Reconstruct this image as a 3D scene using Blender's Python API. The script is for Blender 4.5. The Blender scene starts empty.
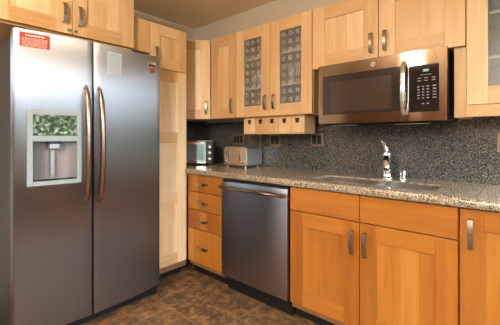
import bpy, bmesh, math, random
from mathutils import Vector, Matrix
random.seed(7)
S = bpy.context.scene
COL = S.collection
PI = math.pi

# ------------------------------------------------------------------ camera
cam = bpy.data.cameras.new('camera')
cam.sensor_width = 36.0
cam.lens = 314.0 / 500.0 * 36.0
cam.shift_y = -(162.5 - 136.6) / 500.0
cam.clip_start = 0.02
co = bpy.data.objects.new('camera', cam)
COL.objects.link(co)
co.location = (0, 0, 1.2)
co.rotation_euler = (PI / 2, 0, math.asin(0.6587))
S.camera = co

# ------------------------------------------------------------------ view
S.view_settings.view_transform = 'Standard'
S.view_settings.look = 'None'
S.view_settings.gamma = 1.0
S.view_settings.use_curve_mapping = False
S.view_settings.exposure = 0.22

# ------------------------------------------------------------------ world: pale sky over a leafy garden
SKY = 14.5
GARDEN = 2.6
W = bpy.data.worlds.new('garden_sky')
S.world = W
W.use_nodes = True
nt = W.node_tree
nt.nodes.clear()
wo = nt.nodes.new('ShaderNodeOutputWorld')
bg = nt.nodes.new('ShaderNodeBackground')
tc = nt.nodes.new('ShaderNodeTexCoord')
sep = nt.nodes.new('ShaderNodeSeparateXYZ')
nt.links.new(tc.outputs['Generated'], sep.inputs[0])
n1 = nt.nodes.new('ShaderNodeTexNoise')
n1.inputs['Scale'].default_value = 105
n1.inputs['Detail'].default_value = 6
n1.inputs['Roughness'].default_value = 0.7
nt.links.new(tc.outputs['Generated'], n1.inputs['Vector'])
r1 = nt.nodes.new('ShaderNodeValToRGB')
cr = r1.color_ramp
cr.elements[0].position = 0.45
cr.elements[0].color = (0.008, 0.02, 0.012, 1)
cr.elements[1].position = 0.66
cr.elements[1].color = (0.8, 0.9, 0.75, 1)
e = cr.elements.new(0.53)
e.color = (0.10, 0.17, 0.05, 1)
nt.links.new(n1.outputs['Fac'], r1.inputs['Fac'])
gm = nt.nodes.new('ShaderNodeVectorMath')
gm.operation = 'SCALE'
gm.inputs['Scale'].default_value = GARDEN
nt.links.new(r1.outputs['Color'], gm.inputs[0])
n2 = nt.nodes.new('ShaderNodeTexNoise')
n2.inputs['Scale'].default_value = 9
nt.links.new(tc.outputs['Generated'], n2.inputs['Vector'])
ma = nt.nodes.new('ShaderNodeMath')
ma.operation = 'MULTIPLY_ADD'
nt.links.new(n2.outputs['Fac'], ma.inputs[0])
ma.inputs[1].default_value = 0.25
nt.links.new(sep.outputs['Z'], ma.inputs[2])
st = nt.nodes.new('ShaderNodeMapRange')
st.inputs['From Min'].default_value = 0.215
st.inputs['From Max'].default_value = 0.26
nt.links.new(ma.outputs[0], st.inputs['Value'])
mx = nt.nodes.new('ShaderNodeMix')
mx.data_type = 'RGBA'
nt.links.new(st.outputs['Result'], mx.inputs[0])
nt.links.new(gm.outputs[0], mx.inputs[6])
mx.inputs[7].default_value = (0.72 * SKY, 0.87 * SKY, 1.0 * SKY, 1)
nt.links.new(mx.outputs[2], bg.inputs['Color'])
nt.links.new(bg.outputs[0], wo.inputs[0])


# ------------------------------------------------------------------ lamps
def area(name, loc, rot, sx, sy, power, color):
    l = bpy.data.lights.new(name, 'AREA')
    l.shape = 'RECTANGLE'
    l.size = sx
    l.size_y = sy
    l.energy = power
    l.color = color
    o = bpy.data.objects.new(name, l)
    COL.objects.link(o)
    o.location = loc
    o.rotation_euler = rot
    return o


def portal(name, loc, rot, sx, sy):
    o = area(name, loc, rot, sx, sy, 1.0, (1, 1, 1))
    o.data.cycles.is_portal = True
    return o


GLOBE_L = 95.0     # radiance of the two added, unseen light globes (built at the end)
WARM = (1.0, 0.84, 0.66)
portal('window_portal', (1.59, 1.25, 1.51), (0, PI / 2, 0), 1.58, 2.0)
portal('window_portal', (1.59, -1.25, 1.65), (0, PI / 2, 0), 1.3, 1.3)
portal('window_portal', (0.35, -2.39, 1.2), (PI / 2, 0, 0), 0.8, 1.8)
portal('window_portal', (0.94, 2.30, 1.62), (-PI / 2, 0, 0), 1.0, 1.15)
portal('window_portal', (-2.87, -0.75, 1.45), (0, -PI / 2, 0), 1.3, 0.9)


# ------------------------------------------------------------------ materials
def mat(name):
    m = bpy.data.materials.new(name)
    m.use_nodes = True
    return m, m.node_tree, m.node_tree.nodes['Principled BSDF']


def plain(name, color, rough=0.5, metal=0.0, spec=0.5, emit=None, noise=0.0, coat=0.0):
    m, t, b = mat(name)
    b.inputs['Base Color'].default_value = (*color, 1)
    b.inputs['Roughness'].default_value = rough
    b.inputs['Metallic'].default_value = metal
    b.inputs['Specular IOR Level'].default_value = spec
    b.inputs['Coat Weight'].default_value = coat
    if emit:
        b.inputs['Emission Color'].default_value = (*emit[0], 1)
        b.inputs['Emission Strength'].default_value = emit[1]
    if noise:
        tcn = t.nodes.new('ShaderNodeTexCoord')
        nn = t.nodes.new('ShaderNodeTexNoise')
        nn.inputs['Scale'].default_value = 35
        t.links.new(tcn.outputs['Object'], nn.inputs['Vector'])
        bp = t.nodes.new('ShaderNodeBump')
        bp.inputs['Strength'].default_value = noise
        bp.inputs['Distance'].default_value = 0.003
        t.links.new(nn.outputs['Fac'], bp.inputs['Height'])
        t.links.new(bp.outputs[0], b.inputs['Normal'])
    return m


def steel(name, color=(0.56, 0.57, 0.6), rough=0.24, brush=(260, 260, 2.5), dist='BECKMANN', aniso=0.0):
    """brushed steel: a glossy coat whose tone follows very fine brush lines"""
    m, t, b = mat(name)
    L = t.links.new
    out = t.nodes['Material Output']
    t.nodes.remove(b)
    g = t.nodes.new('ShaderNodeBsdfAnisotropic')
    g.distribution = dist
    g.inputs['Roughness'].default_value = rough
    g.inputs['Anisotropy'].default_value = aniso
    if aniso:
        tg = t.nodes.new('ShaderNodeTangent')
        tg.direction_type = 'RADIAL'
        tg.axis = 'Z'
        L(tg.outputs[0], g.inputs['Tangent'])
    tcn = t.nodes.new('ShaderNodeTexCoord')
    mp = t.nodes.new('ShaderNodeMapping')
    mp.inputs['Scale'].default_value = brush
    L(tcn.outputs['Object'], mp.inputs[0])
    nn = t.nodes.new('ShaderNodeTexNoise')
    nn.inputs['Scale'].default_value = 1
    nn.inputs['Detail'].default_value = 3
    L(mp.outputs[0], nn.inputs['Vector'])
    mx_ = t.nodes.new('ShaderNodeMix')
    mx_.data_type = 'RGBA'
    L(nn.outputs['Fac'], mx_.inputs[0])
    mx_.inputs[6].default_value = (*[c * 0.96 for c in color], 1)
    mx_.inputs[7].default_value = (*[c * 1.04 for c in color], 1)
    L(mx_.outputs[2], g.inputs['Color'])
    L(g.outputs[0], out.inputs['Surface'])
    return m


def wood(name, grain, c_dark, c_mid, c_light, stave=None):
    """maple: fine stretched grain, a tone per board (attribute 'tone'), glued staves across axis `stave`"""
    m, t, b = mat(name)
    L = t.links.new
    tcn = t.nodes.new('ShaderNodeTexCoord')
    oi = t.nodes.new('ShaderNodeObjectInfo')
    add = t.nodes.new('ShaderNodeVectorMath')
    add.operation = 'MULTIPLY_ADD'
    cmb = t.nodes.new('ShaderNodeCombineXYZ')
    for i in range(3):
        L(oi.outputs['Random'], cmb.inputs[i])
    L(cmb.outputs[0], add.inputs[0])
    add.inputs[1].default_value = (7.3, 5.1, 9.7)
    L(tcn.outputs['Object'], add.inputs[2])
    mp = t.nodes.new('ShaderNodeMapping')
    mp.inputs['Scale'].default_value = {'z': (38, 38, 2.2), 'x': (2.2, 38, 38)}[grain]
    L(add.outputs[0], mp.inputs[0])
    nn = t.nodes.new('ShaderNodeTexNoise')
    nn.inputs['Scale'].default_value = 1
    nn.inputs['Detail'].default_value = 4
    nn.inputs['Distortion'].default_value = 0.6
    L(mp.outputs[0], nn.inputs['Vector'])
    mp2 = t.nodes.new('ShaderNodeMapping')
    mp2.inputs['Scale'].default_value = {'z': (6, 6, 1.3), 'x': (1.3, 6, 6)}[grain]
    L(add.outputs[0], mp2.inputs[0])
    n2 = t.nodes.new('ShaderNodeTexNoise')
    n2.inputs['Scale'].default_value = 1
    n2.inputs['Detail'].default_value = 2
    L(mp2.outputs[0], n2.inputs['Vector'])
    at = t.nodes.new('ShaderNodeAttribute')
    at.attribute_name = 'tone'
    # fac = 0.30*fine + 0.35*blotch + tone (+ stave)
    f1 = t.nodes.new('ShaderNodeMath'); f1.operation = 'MULTIPLY_ADD'
    L(nn.outputs['Fac'], f1.inputs[0]); f1.inputs[1].default_value = 0.42
    L(at.outputs['Fac'], f1.inputs[2])
    f2 = t.nodes.new('ShaderNodeMath'); f2.operation = 'MULTIPLY_ADD'
    L(n2.outputs['Fac'], f2.inputs[0]); f2.inputs[1].default_value = 0.50
    L(f1.outputs[0], f2.inputs[2])
    last = f2
    if stave:
        sp = t.nodes.new('ShaderNodeSeparateXYZ')
        L(add.outputs[0], sp.inputs[0])
        dv = t.nodes.new('ShaderNodeMath'); dv.operation = 'DIVIDE'
        L(sp.outputs['X'], dv.inputs[0]); dv.inputs[1].default_value = stave
        fl = t.nodes.new('ShaderNodeMath'); fl.operation = 'FLOOR'
        L(dv.outputs[0], fl.inputs[0])
        wn = t.nodes.new('ShaderNodeTexWhiteNoise'); wn.noise_dimensions = '1D'
        L(fl.outputs[0], wn.inputs['W'])
        f3 = t.nodes.new('ShaderNodeMath'); f3.operation = 'MULTIPLY_ADD'
        L(wn.outputs['Value'], f3.inputs[0]); f3.inputs[1].default_value = 0.34
        L(last.outputs[0], f3.inputs[2])
        f4 = t.nodes.new('ShaderNodeMath'); f4.operation = 'SUBTRACT'
        L(f3.outputs[0], f4.inputs[0]); f4.inputs[1].default_value = 0.17
        last = f4
    rp = t.nodes.new('ShaderNodeValToRGB')
    rp.color_ramp.elements[0].position = 0.12
    rp.color_ramp.elements[0].color = (*c_dark, 1)
    rp.color_ramp.elements[1].position = 0.85
    rp.color_ramp.elements[1].color = (*c_light, 1)
    ee = rp.color_ramp.elements.new(0.5)
    ee.color = (*c_mid, 1)
    L(last.outputs[0], rp.inputs['Fac'])
    L(rp.outputs['Color'], b.inputs['Base Color'])
    b.inputs['Roughness'].default_value = 0.36
    b.inputs['Specular IOR Level'].default_value = 0.4
    bp = t.nodes.new('ShaderNodeBump')
    bp.inputs['Strength'].default_value = 0.05
    bp.inputs['Distance'].default_value = 0.001
    L(nn.outputs['Fac'], bp.inputs['Height'])
    L(bp.outputs[0], b.inputs['Normal'])
    return m


def granite(name, rough, cols, rough_scale=280):
    m, t, b = mat(name)
    L = t.links.new
    tcn = t.nodes.new('ShaderNodeTexCoord')
    v = t.nodes.new('ShaderNodeTexVoronoi')
    v.inputs['Scale'].default_value = rough_scale
    L(tcn.outputs['Object'], v.inputs['Vector'])
    sp = t.nodes.new('ShaderNodeSeparateColor')
    L(v.outputs['Color'], sp.inputs[0])
    nn = t.nodes.new('ShaderNodeTexNoise')
    nn.inputs['Scale'].default_value = 150
    nn.inputs['Detail'].default_value = 4
    L(tcn.outputs['Object'], nn.inputs['Vector'])
    ad = t.nodes.new('ShaderNodeMath'); ad.operation = 'MULTIPLY_ADD'
    L(nn.outputs['Fac'], ad.inputs[0]); ad.inputs[1].default_value = 0.9
    L(sp.outputs[0], ad.inputs[2])
    sb = t.nodes.new('ShaderNodeMath'); sb.operation = 'SUBTRACT'
    L(ad.outputs[0], sb.inputs[0]); sb.inputs[1].default_value = 0.45
    rp = t.nodes.new('ShaderNodeValToRGB')
    rp.color_ramp.interpolation = 'CONSTANT'
    els = rp.color_ramp.elements
    els[0].position = 0.0; els[0].color = (*cols[0], 1)
    els[1].position = 0.30; els[1].color = (*cols[1], 1)
    for p, c in ((0.5, cols[2]), (0.68, cols[3]), (0.86, cols[4]), (0.96, cols[0])):
        x = els.new(p); x.color = (*c, 1)
    L(sb.outputs[0], rp.inputs['Fac'])
    L(rp.outputs['Color'], b.inputs['Base Color'])
    b.inputs['Roughness'].default_value = rough
    return m


def slate(name):
    m, t, b = mat(name)
    L = t.links.new
    tcn = t.nodes.new('ShaderNodeTexCoord')
    mp = t.nodes.new('ShaderNodeMapping')
    mp.inputs['Location'].default_value = (2.335, -1.745, 0)
    L(tcn.outputs['Object'], mp.inputs[0])
    br = t.nodes.new('ShaderNodeTexBrick')
    br.offset = 0.0
    br.squash = 1.0
    br.inputs['Scale'].default_value = 1.0
    br.inputs['Brick Width'].default_value = 0.457
    br.inputs['Row Height'].default_value = 0.457
    br.inputs['Mortar Size'].default_value = 0.003
    br.inputs['Mortar Smooth'].default_value = 0.3
    br.inputs['Color1'].default_value = (0.3, 0.3, 0.3, 1)
    br.inputs['Color2'].default_value = (0.8, 0.8, 0.8, 1)
    L(mp.outputs[0], br.inputs['Vector'])
    nn = t.nodes.new('ShaderNodeTexNoise')
    nn.inputs['Scale'].default_value = 13
    nn.inputs['Detail'].default_value = 8
    nn.inputs['Roughness'].default_value = 0.78
    nn.inputs['Distortion'].default_value = 0.15
    L(tcn.outputs['Object'], nn.inputs['Vector'])
    rp = t.nodes.new('ShaderNodeValToRGB')
    els = rp.color_ramp.elements
    els[0].position = 0.36; els[0].color = (0.04, 0.022, 0.011, 1)
    els[1].position = 0.70; els[1].color = (0.52, 0.27, 0.105, 1)
    x = els.new(0.52); x.color = (0.19, 0.10, 0.042, 1)
    L(nn.outputs['Fac'], rp.inputs['Fac'])
    bm_ = t.nodes.new('ShaderNodeMix'); bm_.data_type = 'RGBA'; bm_.blend_type = 'MULTIPLY'
    bm_.inputs[0].default_value = 0.35
    L(rp.outputs['Color'], bm_.inputs[6])
    L(br.outputs['Color'], bm_.inputs[7])
    mx_ = t.nodes.new('ShaderNodeMix'); mx_.data_type = 'RGBA'
    L(br.outputs['Fac'], mx_.inputs[0])
    L(bm_.outputs[2], mx_.inputs[6])
    mx_.inputs[7].default_value = (0.27, 0.18, 0.105, 1)
    L(mx_.outputs[2], b.inputs['Base Color'])
    b.inputs['Roughness'].default_value = 0.6
    hh = t.nodes.new('ShaderNodeMath'); hh.operation = 'SUBTRACT'
    L(nn.outputs['Fac'], hh.inputs[0]); L(br.outputs['Fac'], hh.inputs[1])
    bp = t.nodes.new('ShaderNodeBump')
    bp.inputs['Strength'].default_value = 0.5
    bp.inputs['Distance'].default_value = 0.006
    L(hh.outputs[0], bp.inputs['Height'])
    L(bp.outputs[0], b.inputs['Normal'])
    return m


def etched_glass(name, clear, tint, sq=True):
    """cabinet glass: partly see-through, with rows of small etched squares"""
    m, t, b = mat(name)
    L = t.links.new
    out = t.nodes['Material Output']
    b.inputs['Base Color'].default_value = (*tint, 1)
    b.inputs['Roughness'].default_value = 0.25
    tr = t.nodes.new('ShaderNodeBsdfTransparent')
    mixs = t.nodes.new('ShaderNodeMixShader')
    mixs.inputs[0].default_value = clear
    L(b.outputs[0], mixs.inputs[1]); L(tr.outputs[0], mixs.inputs[2])
    if sq:
        tcn = t.nodes.new('ShaderNodeTexCoord')
        mp = t.nodes.new('ShaderNodeMapping')
        mp.inputs['Scale'].default_value = (1 / 0.0633, 1, 1 / 0.0633)
        L(tcn.outputs['Object'], mp.inputs[0])
        fr = t.nodes.new('ShaderNodeVectorMath'); fr.operation = 'FRACTION'
        L(mp.outputs[0], fr.inputs[0])
        sb = t.nodes.new('ShaderNodeVectorMath'); sb.operation = 'SUBTRACT'
        sb.inputs[1].default_value = (0.5, 0.5, 0.5)
        L(fr.outputs[0], sb.inputs[0])
        ab = t.nodes.new('ShaderNodeVectorMath'); ab.operation = 'ABSOLUTE'
        L(sb.outputs[0], ab.inputs[0])
        sp = t.nodes.new('ShaderNodeSeparateXYZ'); L(ab.outputs[0], sp.inputs[0])
        mxm = t.nodes.new('ShaderNodeMath'); mxm.operation = 'MAXIMUM'
        L(sp.outputs['X'], mxm.inputs[0]); L(sp.outputs['Z'], mxm.inputs[1])
        lt = t.nodes.new('ShaderNodeMath'); lt.operation = 'LESS_THAN'
        L(mxm.outputs[0], lt.inputs[0]); lt.inputs[1].default_value = 0.25
        gt = t.nodes.new('ShaderNodeMath'); gt.operation = 'GREATER_THAN'
        L(mxm.outputs[0], gt.inputs[0]); gt.inputs[1].default_value = 0.10
        ml = t.nodes.new('ShaderNodeMath'); ml.operation = 'MULTIPLY'
        L(lt.outputs[0], ml.inputs[0]); L(gt.outputs[0], ml.inputs[1])
        mr = t.nodes.new('ShaderNodeMapRange')
        mr.inputs['To Min'].default_value = clear
        mr.inputs['To Max'].default_value = 0.5
        L(ml.outputs[0], mr.inputs['Value'])
        L(mr.outputs[0], mixs.inputs[0])
        mc = t.nodes.new('ShaderNodeMix'); mc.data_type = 'RGBA'
        L(ml.outputs[0], mc.inputs[0])
        mc.inputs[6].default_value = (*tint, 1)
        mc.inputs[7].default_value = (0.50, 0.48, 0.44, 1)
        L(mc.outputs[2], b.inputs['Base Color'])
    L(mixs.outputs[0], out.inputs['Surface'])
    return m


def clear_glass(name, clear=0.92, tint=(0.9, 0.95, 1)):
    m, t, b = mat(name)
    out = t.nodes['Material Output']
    b.inputs['Base Color'].default_value = (*tint, 1)
    b.inputs['Roughness'].default_value = 0.05
    tr = t.nodes.new('ShaderNodeBsdfTransparent')
    mixs = t.nodes.new('ShaderNodeMixShader')
    mixs.inputs[0].default_value = clear
    t.links.new(b.outputs[0], mixs.inputs[1]); t.links.new(tr.outputs[0], mixs.inputs[2])
    t.links.new(mixs.outputs[0], out.inputs['Surface'])
    return m


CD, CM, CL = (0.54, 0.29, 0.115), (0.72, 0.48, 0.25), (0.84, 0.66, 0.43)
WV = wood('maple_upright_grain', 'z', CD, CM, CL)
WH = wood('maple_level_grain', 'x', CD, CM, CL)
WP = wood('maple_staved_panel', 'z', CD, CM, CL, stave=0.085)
BD, BM_, BL = (0.27, 0.076, 0.008), (0.42, 0.148, 0.019), (0.54, 0.24, 0.048)  # base cabinets: deeper, more saturated orange than the other maple
BV = wood('orange_maple_upright_grain', 'z', BD, BM_, BL)
BH = wood('orange_maple_level_grain', 'x', BD, BM_, BL)
BP = wood('orange_maple_staved_panel', 'z', BD, BM_, BL, stave=0.085)
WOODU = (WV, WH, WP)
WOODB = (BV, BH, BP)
M_IN = plain('cabinet_interior', (0.62, 0.6, 0.57), 0.6)
M_SHELF = plain('white_shelf', (0.85, 0.83, 0.8), 0.5)
M_STEEL_F = steel('brushed_steel_fridge', (0.29, 0.30, 0.325), 0.40, (300, 300, 2), 'BECKMANN', -0.68)
M_STEEL = steel('brushed_steel', (0.33, 0.25, 0.19), 0.18, (2, 300, 300), 'BECKMANN', 0.55)  # brown of reflected wood tinted into the steel colour
M_STEEL_D = steel('brushed_steel_dishwasher', (0.38, 0.36, 0.375), 0.30, (300, 300, 2), 'BECKMANN', 0.5)
M_NICKEL = plain('satin_nickel', (0.40, 0.35, 0.31), 0.25, 1)
M_CHROME = plain('chrome', (0.82, 0.83, 0.86), 0.08, 1)
M_HANDLE = plain('polished_steel_handle', (0.32, 0.24, 0.195), 0.27, 1)  # steel handle; reflected wood brown put into its base colour
M_BLACK = plain('black_plastic', (0.012, 0.012, 0.013), 0.4)
M_GLOSSBLK = plain('black_glass', (0.008, 0.008, 0.009), 0.06, 0, 0.6)
M_DARKBODY = plain('dark_grey_enamel', (0.014, 0.012, 0.011), 0.5, 0, 0.25, noise=0.1)
M_GREYPL = plain('light_grey_plastic', (0.29, 0.345, 0.365), 0.35)
M_RECESS = plain('grey_recess_plastic', (0.38, 0.38, 0.40), 0.3, 0.6)
M_TOE = plain('black_toe_kick', (0.012, 0.009, 0.008), 0.6, 0, 0.2)
M_TOEW = plain('brown_plinth', (0.22, 0.105, 0.04), 0.45)
M_WALL = plain('warm_grey_wall_paint', (0.60, 0.54, 0.46), 0.7, noise=0.08)
M_WARMWALL = plain('brown_reflection_wall', (0.17, 0.09, 0.05), 0.7, noise=0.08)  # unseen wall, brown chosen for dark warm reflections in the microwave
M_DARKPANEL = plain('added_dark_panel', (0.10, 0.06, 0.04), 0.5)
M_CEIL = plain('ceiling_paint', (0.94, 0.80, 0.60), 0.8, noise=0.1)
M_RED = plain('red_sticker', (0.42, 0.045, 0.028), 0.45)
M_PAPER = plain('white_paper', (0.50, 0.60, 0.72), 0.6)
M_INK = plain('grey_ink', (0.30, 0.34, 0.38), 0.6)
M_WHITE = plain('white_ink', (0.85, 0.72, 0.66), 0.6)
M_KEY = plain('key_print', (0.20, 0.20, 0.22), 0.5)
M_GREEN = plain('green_display', (0.02, 0.05, 0.03), 0.3, emit=((0.15, 0.55, 0.28), 0.55))
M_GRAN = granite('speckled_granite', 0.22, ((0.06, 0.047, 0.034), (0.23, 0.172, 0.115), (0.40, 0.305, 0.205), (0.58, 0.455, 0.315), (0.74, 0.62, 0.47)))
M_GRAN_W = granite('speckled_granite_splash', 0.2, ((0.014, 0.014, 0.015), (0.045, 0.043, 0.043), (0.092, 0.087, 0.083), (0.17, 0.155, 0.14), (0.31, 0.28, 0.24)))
M_FLOOR = slate('brown_slate_tile')
M_GLASS = etched_glass('etched_cabinet_glass', 0.74, (0.34, 0.335, 0.33))
M_GLASS2 = etched_glass('cabinet_glass', 0.72, (0.22, 0.24, 0.26), sq=False)
M_WIN = clear_glass('window_glass')
M_CUP = clear_glass('drinking_glass', 0.55, (0.85, 0.88, 0.9))
M_CHINA = plain('white_china', (0.8, 0.79, 0.76), 0.25)
M_PLATE = plain('bronze_outlet_plate', (0.23, 0.165, 0.12), 0.38, 0.4)
M_SINK = plain('sink_steel', (0.60, 0.54, 0.50), 0.28, 0.85)
M_BOXWOOD = wood('pale_spice_box_wood', 'x', CD, CM, CL)
M_MWGLASS = plain('microwave_window_glass', (0.03, 0.022, 0.018), 0.09, 0, 0.7)
M_MWMESH = plain('microwave_window_mesh', (0.055, 0.036, 0.027), 0.16, 0, 0.5)
M_DISP = plain('dark_mirror_display', (0.42, 0.45, 0.42), 0.02, 1.0)
M_SATIN = plain('satin_steel_toaster', (0.72, 0.78, 0.84), 0.42, 1.0)
M_TOASTF = plain('warm_satin_steel', (0.74, 0.60, 0.47), 0.38, 0.85)
M_OVENGLASS = plain('oven_glass_window_blue', (0.42, 0.50, 0.60), 0.08, 0.8)  # blue of a reflected window put into the glass colour
M_GLOBE = plain('added_globe_glow', (0.9, 0.85, 0.75), 0.5, emit=(WARM, GLOBE_L))  # glow of the globes added out of frame
M_GLOBE2 = plain('added_small_globe_glow', (0.9, 0.85, 0.75), 0.5, emit=(WARM, GLOBE_L * 4.6))
M_TRIM = plain('white_window_frame', (0.75, 0.75, 0.72), 0.4)


# ------------------------------------------------------------------ mesh helpers
def new():
    bm = bmesh.new()
    bm.faces.layers.float.new('tone')
    return bm


def box(bm, x0, x1, y0, y1, z0, z1, mi=0, tone=None):
    if tone is None:
        tone = 0.0
    vs = [bm.verts.new(p) for p in ((x0, y0, z0), (x1, y0, z0), (x1, y1, z0), (x0, y1, z0), (x0, y0, z1), (x1, y0, z1), (x1, y1, z1), (x0, y1, z1))]
    lay = bm.faces.layers.float['tone']
    for q in ((0, 3, 2, 1), (4, 5, 6, 7), (0, 1, 5, 4), (1, 2, 6, 5), (2, 3, 7, 6), (3, 0, 4, 7)):
        f = bm.faces.new([vs[i] for i in q])
        f.material_index = mi
        f[lay] = tone
    return vs


def prism(bm, pts, axis, a, b, mi=0, smooth=False):
    """extrude a closed outline along an axis; pts are the other two coordinates in xyz order"""
    def mk(p, c):
        return {'x': (c, p[0], p[1]), 'y': (p[0], c, p[1]), 'z': (p[0], p[1], c)}[axis]
    A = [bm.verts.new(mk(p, a)) for p in pts]
    B = [bm.verts.new(mk(p, b)) for p in pts]
    n = len(pts)
    fs = [bm.faces.new(A), bm.faces.new(B[::-1])]
    for i in range(n):
        fs.append(bm.faces.new((A[i], B[i], B[(i + 1) % n], A[(i + 1) % n])))
    for f in fs:
        f.material_index = mi
    return A + B


def lathe(bm, prof, center=(0, 0, 0), axis='z', n=24, mi=0):
    rings = []
    for r, h in prof:
        ring = []
        for k in range(n):
            a = 2 * PI * k / n
            c, s = r * math.cos(a), r * math.sin(a)
            p = {'z': (c, s, h), 'y': (c, h, s), 'x': (h, c, s)}[axis]
            ring.append(bm.verts.new((p[0] + center[0], p[1] + center[1], p[2] + center[2])))
        rings.append(ring)
    for i in range(len(rings) - 1):
        for k in range(n):
            f = bm.faces.new((rings[i][k], rings[i][(k + 1) % n], rings[i + 1][(k + 1) % n], rings[i + 1][k]))
            f.material_index = mi
    for rg in (rings[0], rings[-1]):
        if prof[rings.index(rg)][0] > 1e-6:
            bm.faces.new(rg).material_index = mi


def tube(bm, pts, rads, n=12, mi=0, flat=1.0):
    pts = [Vector(p) for p in pts]
    if not isinstance(rads, (list, tuple)):
        rads = [rads] * len(pts)
    rings = []
    up = None
    for i, p in enumerate(pts):
        d = (pts[min(i + 1, len(pts) - 1)] - pts[max(i - 1, 0)]).normalized()
        if up is None:
            up = Vector((0, 0, 1)) if abs(d.z) < 0.9 else Vector((1, 0, 0))
        u = (up - d * up.dot(d)).normalized()
        up = u
        v = d.cross(u)
        rings.append([bm.verts.new(p + (u * math.cos(2 * PI * k / n) + v * math.sin(2 * PI * k / n) * flat) * rads[i]) for k in range(n)])
    for i in range(len(rings) - 1):
        for k in range(n):
            bm.faces.new((rings[i][k], rings[i][(k + 1) % n], rings[i + 1][(k + 1) % n], rings[i + 1][k])).material_index = mi
    bm.faces.new(rings[0][::-1]).material_index = mi
    bm.faces.new(rings[-1]).material_index = mi


def obj(name, bm, m, parent=None, bevel=0.0, smooth=False, loc=None, seg=2, angle=35):
    bmesh.ops.recalc_face_normals(bm, faces=bm.faces[:])
    me = bpy.data.meshes.new(name)
    bm.to_mesh(me)
    bm.free()
    for x in (m if isinstance(m, (list, tuple)) else [m]):
        me.materials.append(x)
    o = bpy.data.objects.new(name, me)
    COL.objects.link(o)
    if parent:
        o.parent = parent
    if loc:
        o.location = loc
    if bevel:
        b = o.modifiers.new('edge', 'BEVEL')
        b.width = bevel
        b.segments = seg
        b.limit_method = 'ANGLE'
        b.angle_limit = math.radians(40)
        b.use_clamp_overlap = True
    if smooth:
        for p in me.polygons:
            p.use_smooth = True
        me.set_sharp_from_angle(angle=math.radians(angle))
    return o


def thing(name, label, cat, loc=(0, 0, 0), rz=0.0, group=None):
    o = bpy.data.objects.new(name, None)
    o.empty_display_size = 0.1
    COL.objects.link(o)
    o.location = loc
    o.rotation_euler = (0, 0, rz)
    tag(o, label, cat, group)
    return o


def tag(o, label, cat, group=None):
    o['label'] = label
    o['category'] = cat
    if group:
        o['group'] = group
    return o


def struct(name, bm, m, **k):
    o = obj(name, bm, m, **k)
    o['kind'] = 'structure'
    return o


def bx(name, dims, m, parent=None, bevel=0.0, **k):
    bm = new()
    box(bm, *dims)
    return obj(name, bm, m, parent, bevel, **k)


# ------------------------------------------------------------------ room shell
XL, XR, YB, YF, ZC = -2.88, 1.6, 2.31, -2.4, 2.44
bm = new(); box(bm, XL - .1, XR + .1, YF - .1, YB + .1, -0.1, 0.0); struct('floor', bm, M_FLOOR)
bm = new(); box(bm, XL - .1, XR + .1, YF - .1, YB + .1, ZC, ZC + .1); struct('ceiling', bm, M_CEIL)
def wall_y(name, y0, y1, ox0, ox1, oz0, oz1, m):
    bm = new()
    box(bm, XL - .1, ox0, y0, y1, 0, ZC); box(bm, ox1, XR + .1, y0, y1, 0, ZC)
    box(bm, ox0, ox1, y0, y1, 0, oz0); box(bm, ox0, ox1, y0, y1, oz1, ZC)
    struct(name, bm, m)


wall_y('wall_back', YB, YB + .1, 0.44, 1.44, 1.04, 2.2, M_WALL)


def wall_x(name, x0, x1, ya, yb, oy0, oy1, oz0, oz1):
    bm = new()
    box(bm, x0, x1, ya, oy0, 0, ZC)
    box(bm, x0, x1, oy1, yb, 0, ZC)
    box(bm, x0, x1, oy0, oy1, 0, oz0)
    box(bm, x0, x1, oy0, oy1, oz1, ZC)
    struct(name, bm, M_WALL)


wall_x('wall_left', XL - .1, XL, YF, YB, -1.2, -0.3, 0.8, 2.1)
bm = new()
box(bm, XR, XR + .1, YF, -1.9, 0, ZC); box(bm, XR, XR + .1, -0.6, 0.25, 0, ZC); box(bm, XR, XR + .1, 2.25, YB, 0, ZC)
box(bm, XR, XR + .1, -1.9, -0.6, 0, 1.0); box(bm, XR, XR + .1, -1.9, -0.6, 2.3, ZC)
box(bm, XR, XR + .1, 0.25, 2.25, 0, 0.72); box(bm, XR, XR + .1, 0.25, 2.25, 2.3, ZC)
struct('wall_right', bm, M_WALL)
bm = new(); box(bm, XR - .02, XR - .001, YF + .001, YB - .001, 0.0, 0.70); struct('added_panel_1', bm, M_DARKPANEL)  # unseen dark panel added to darken reflections low on the fridge
wall_y('wall_front', YF - .1, YF, -0.05, 0.75, 0.3, 2.1, M_WARMWALL)


def window(name, axis, c, a0, a1, z0, z1, mull):
    bm = new()
    t = 0.045
    def b2(p, q, r, s):
        if axis == 'x':
            box(bm, c + .02, c + .07, p, q, r, s)
        else:
            box(bm, p, q, c - .07, c - .02, r, s)
    b2(a0, a0 + t, z0, z1); b2(a1 - t, a1, z0, z1); b2(a0 + t, a1 - t, z0, z0 + t); b2(a0 + t, a1 - t, z1 - t, z1)
    for k in mull:
        b2(k - .02, k + .02, z0 + t, z1 - t)
    o = struct(name, bm, M_TRIM)
    bm = new()
    if axis == 'x':
        box(bm, c + .043, c + .047, a0 + t, a1 - t, z0 + t, z1 - t)
    else:
        box(bm, a0 + t, a1 - t, c - .047, c - .043, z0 + t, z1 - t)
    obj('pane', bm, M_WIN, o)


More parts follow.
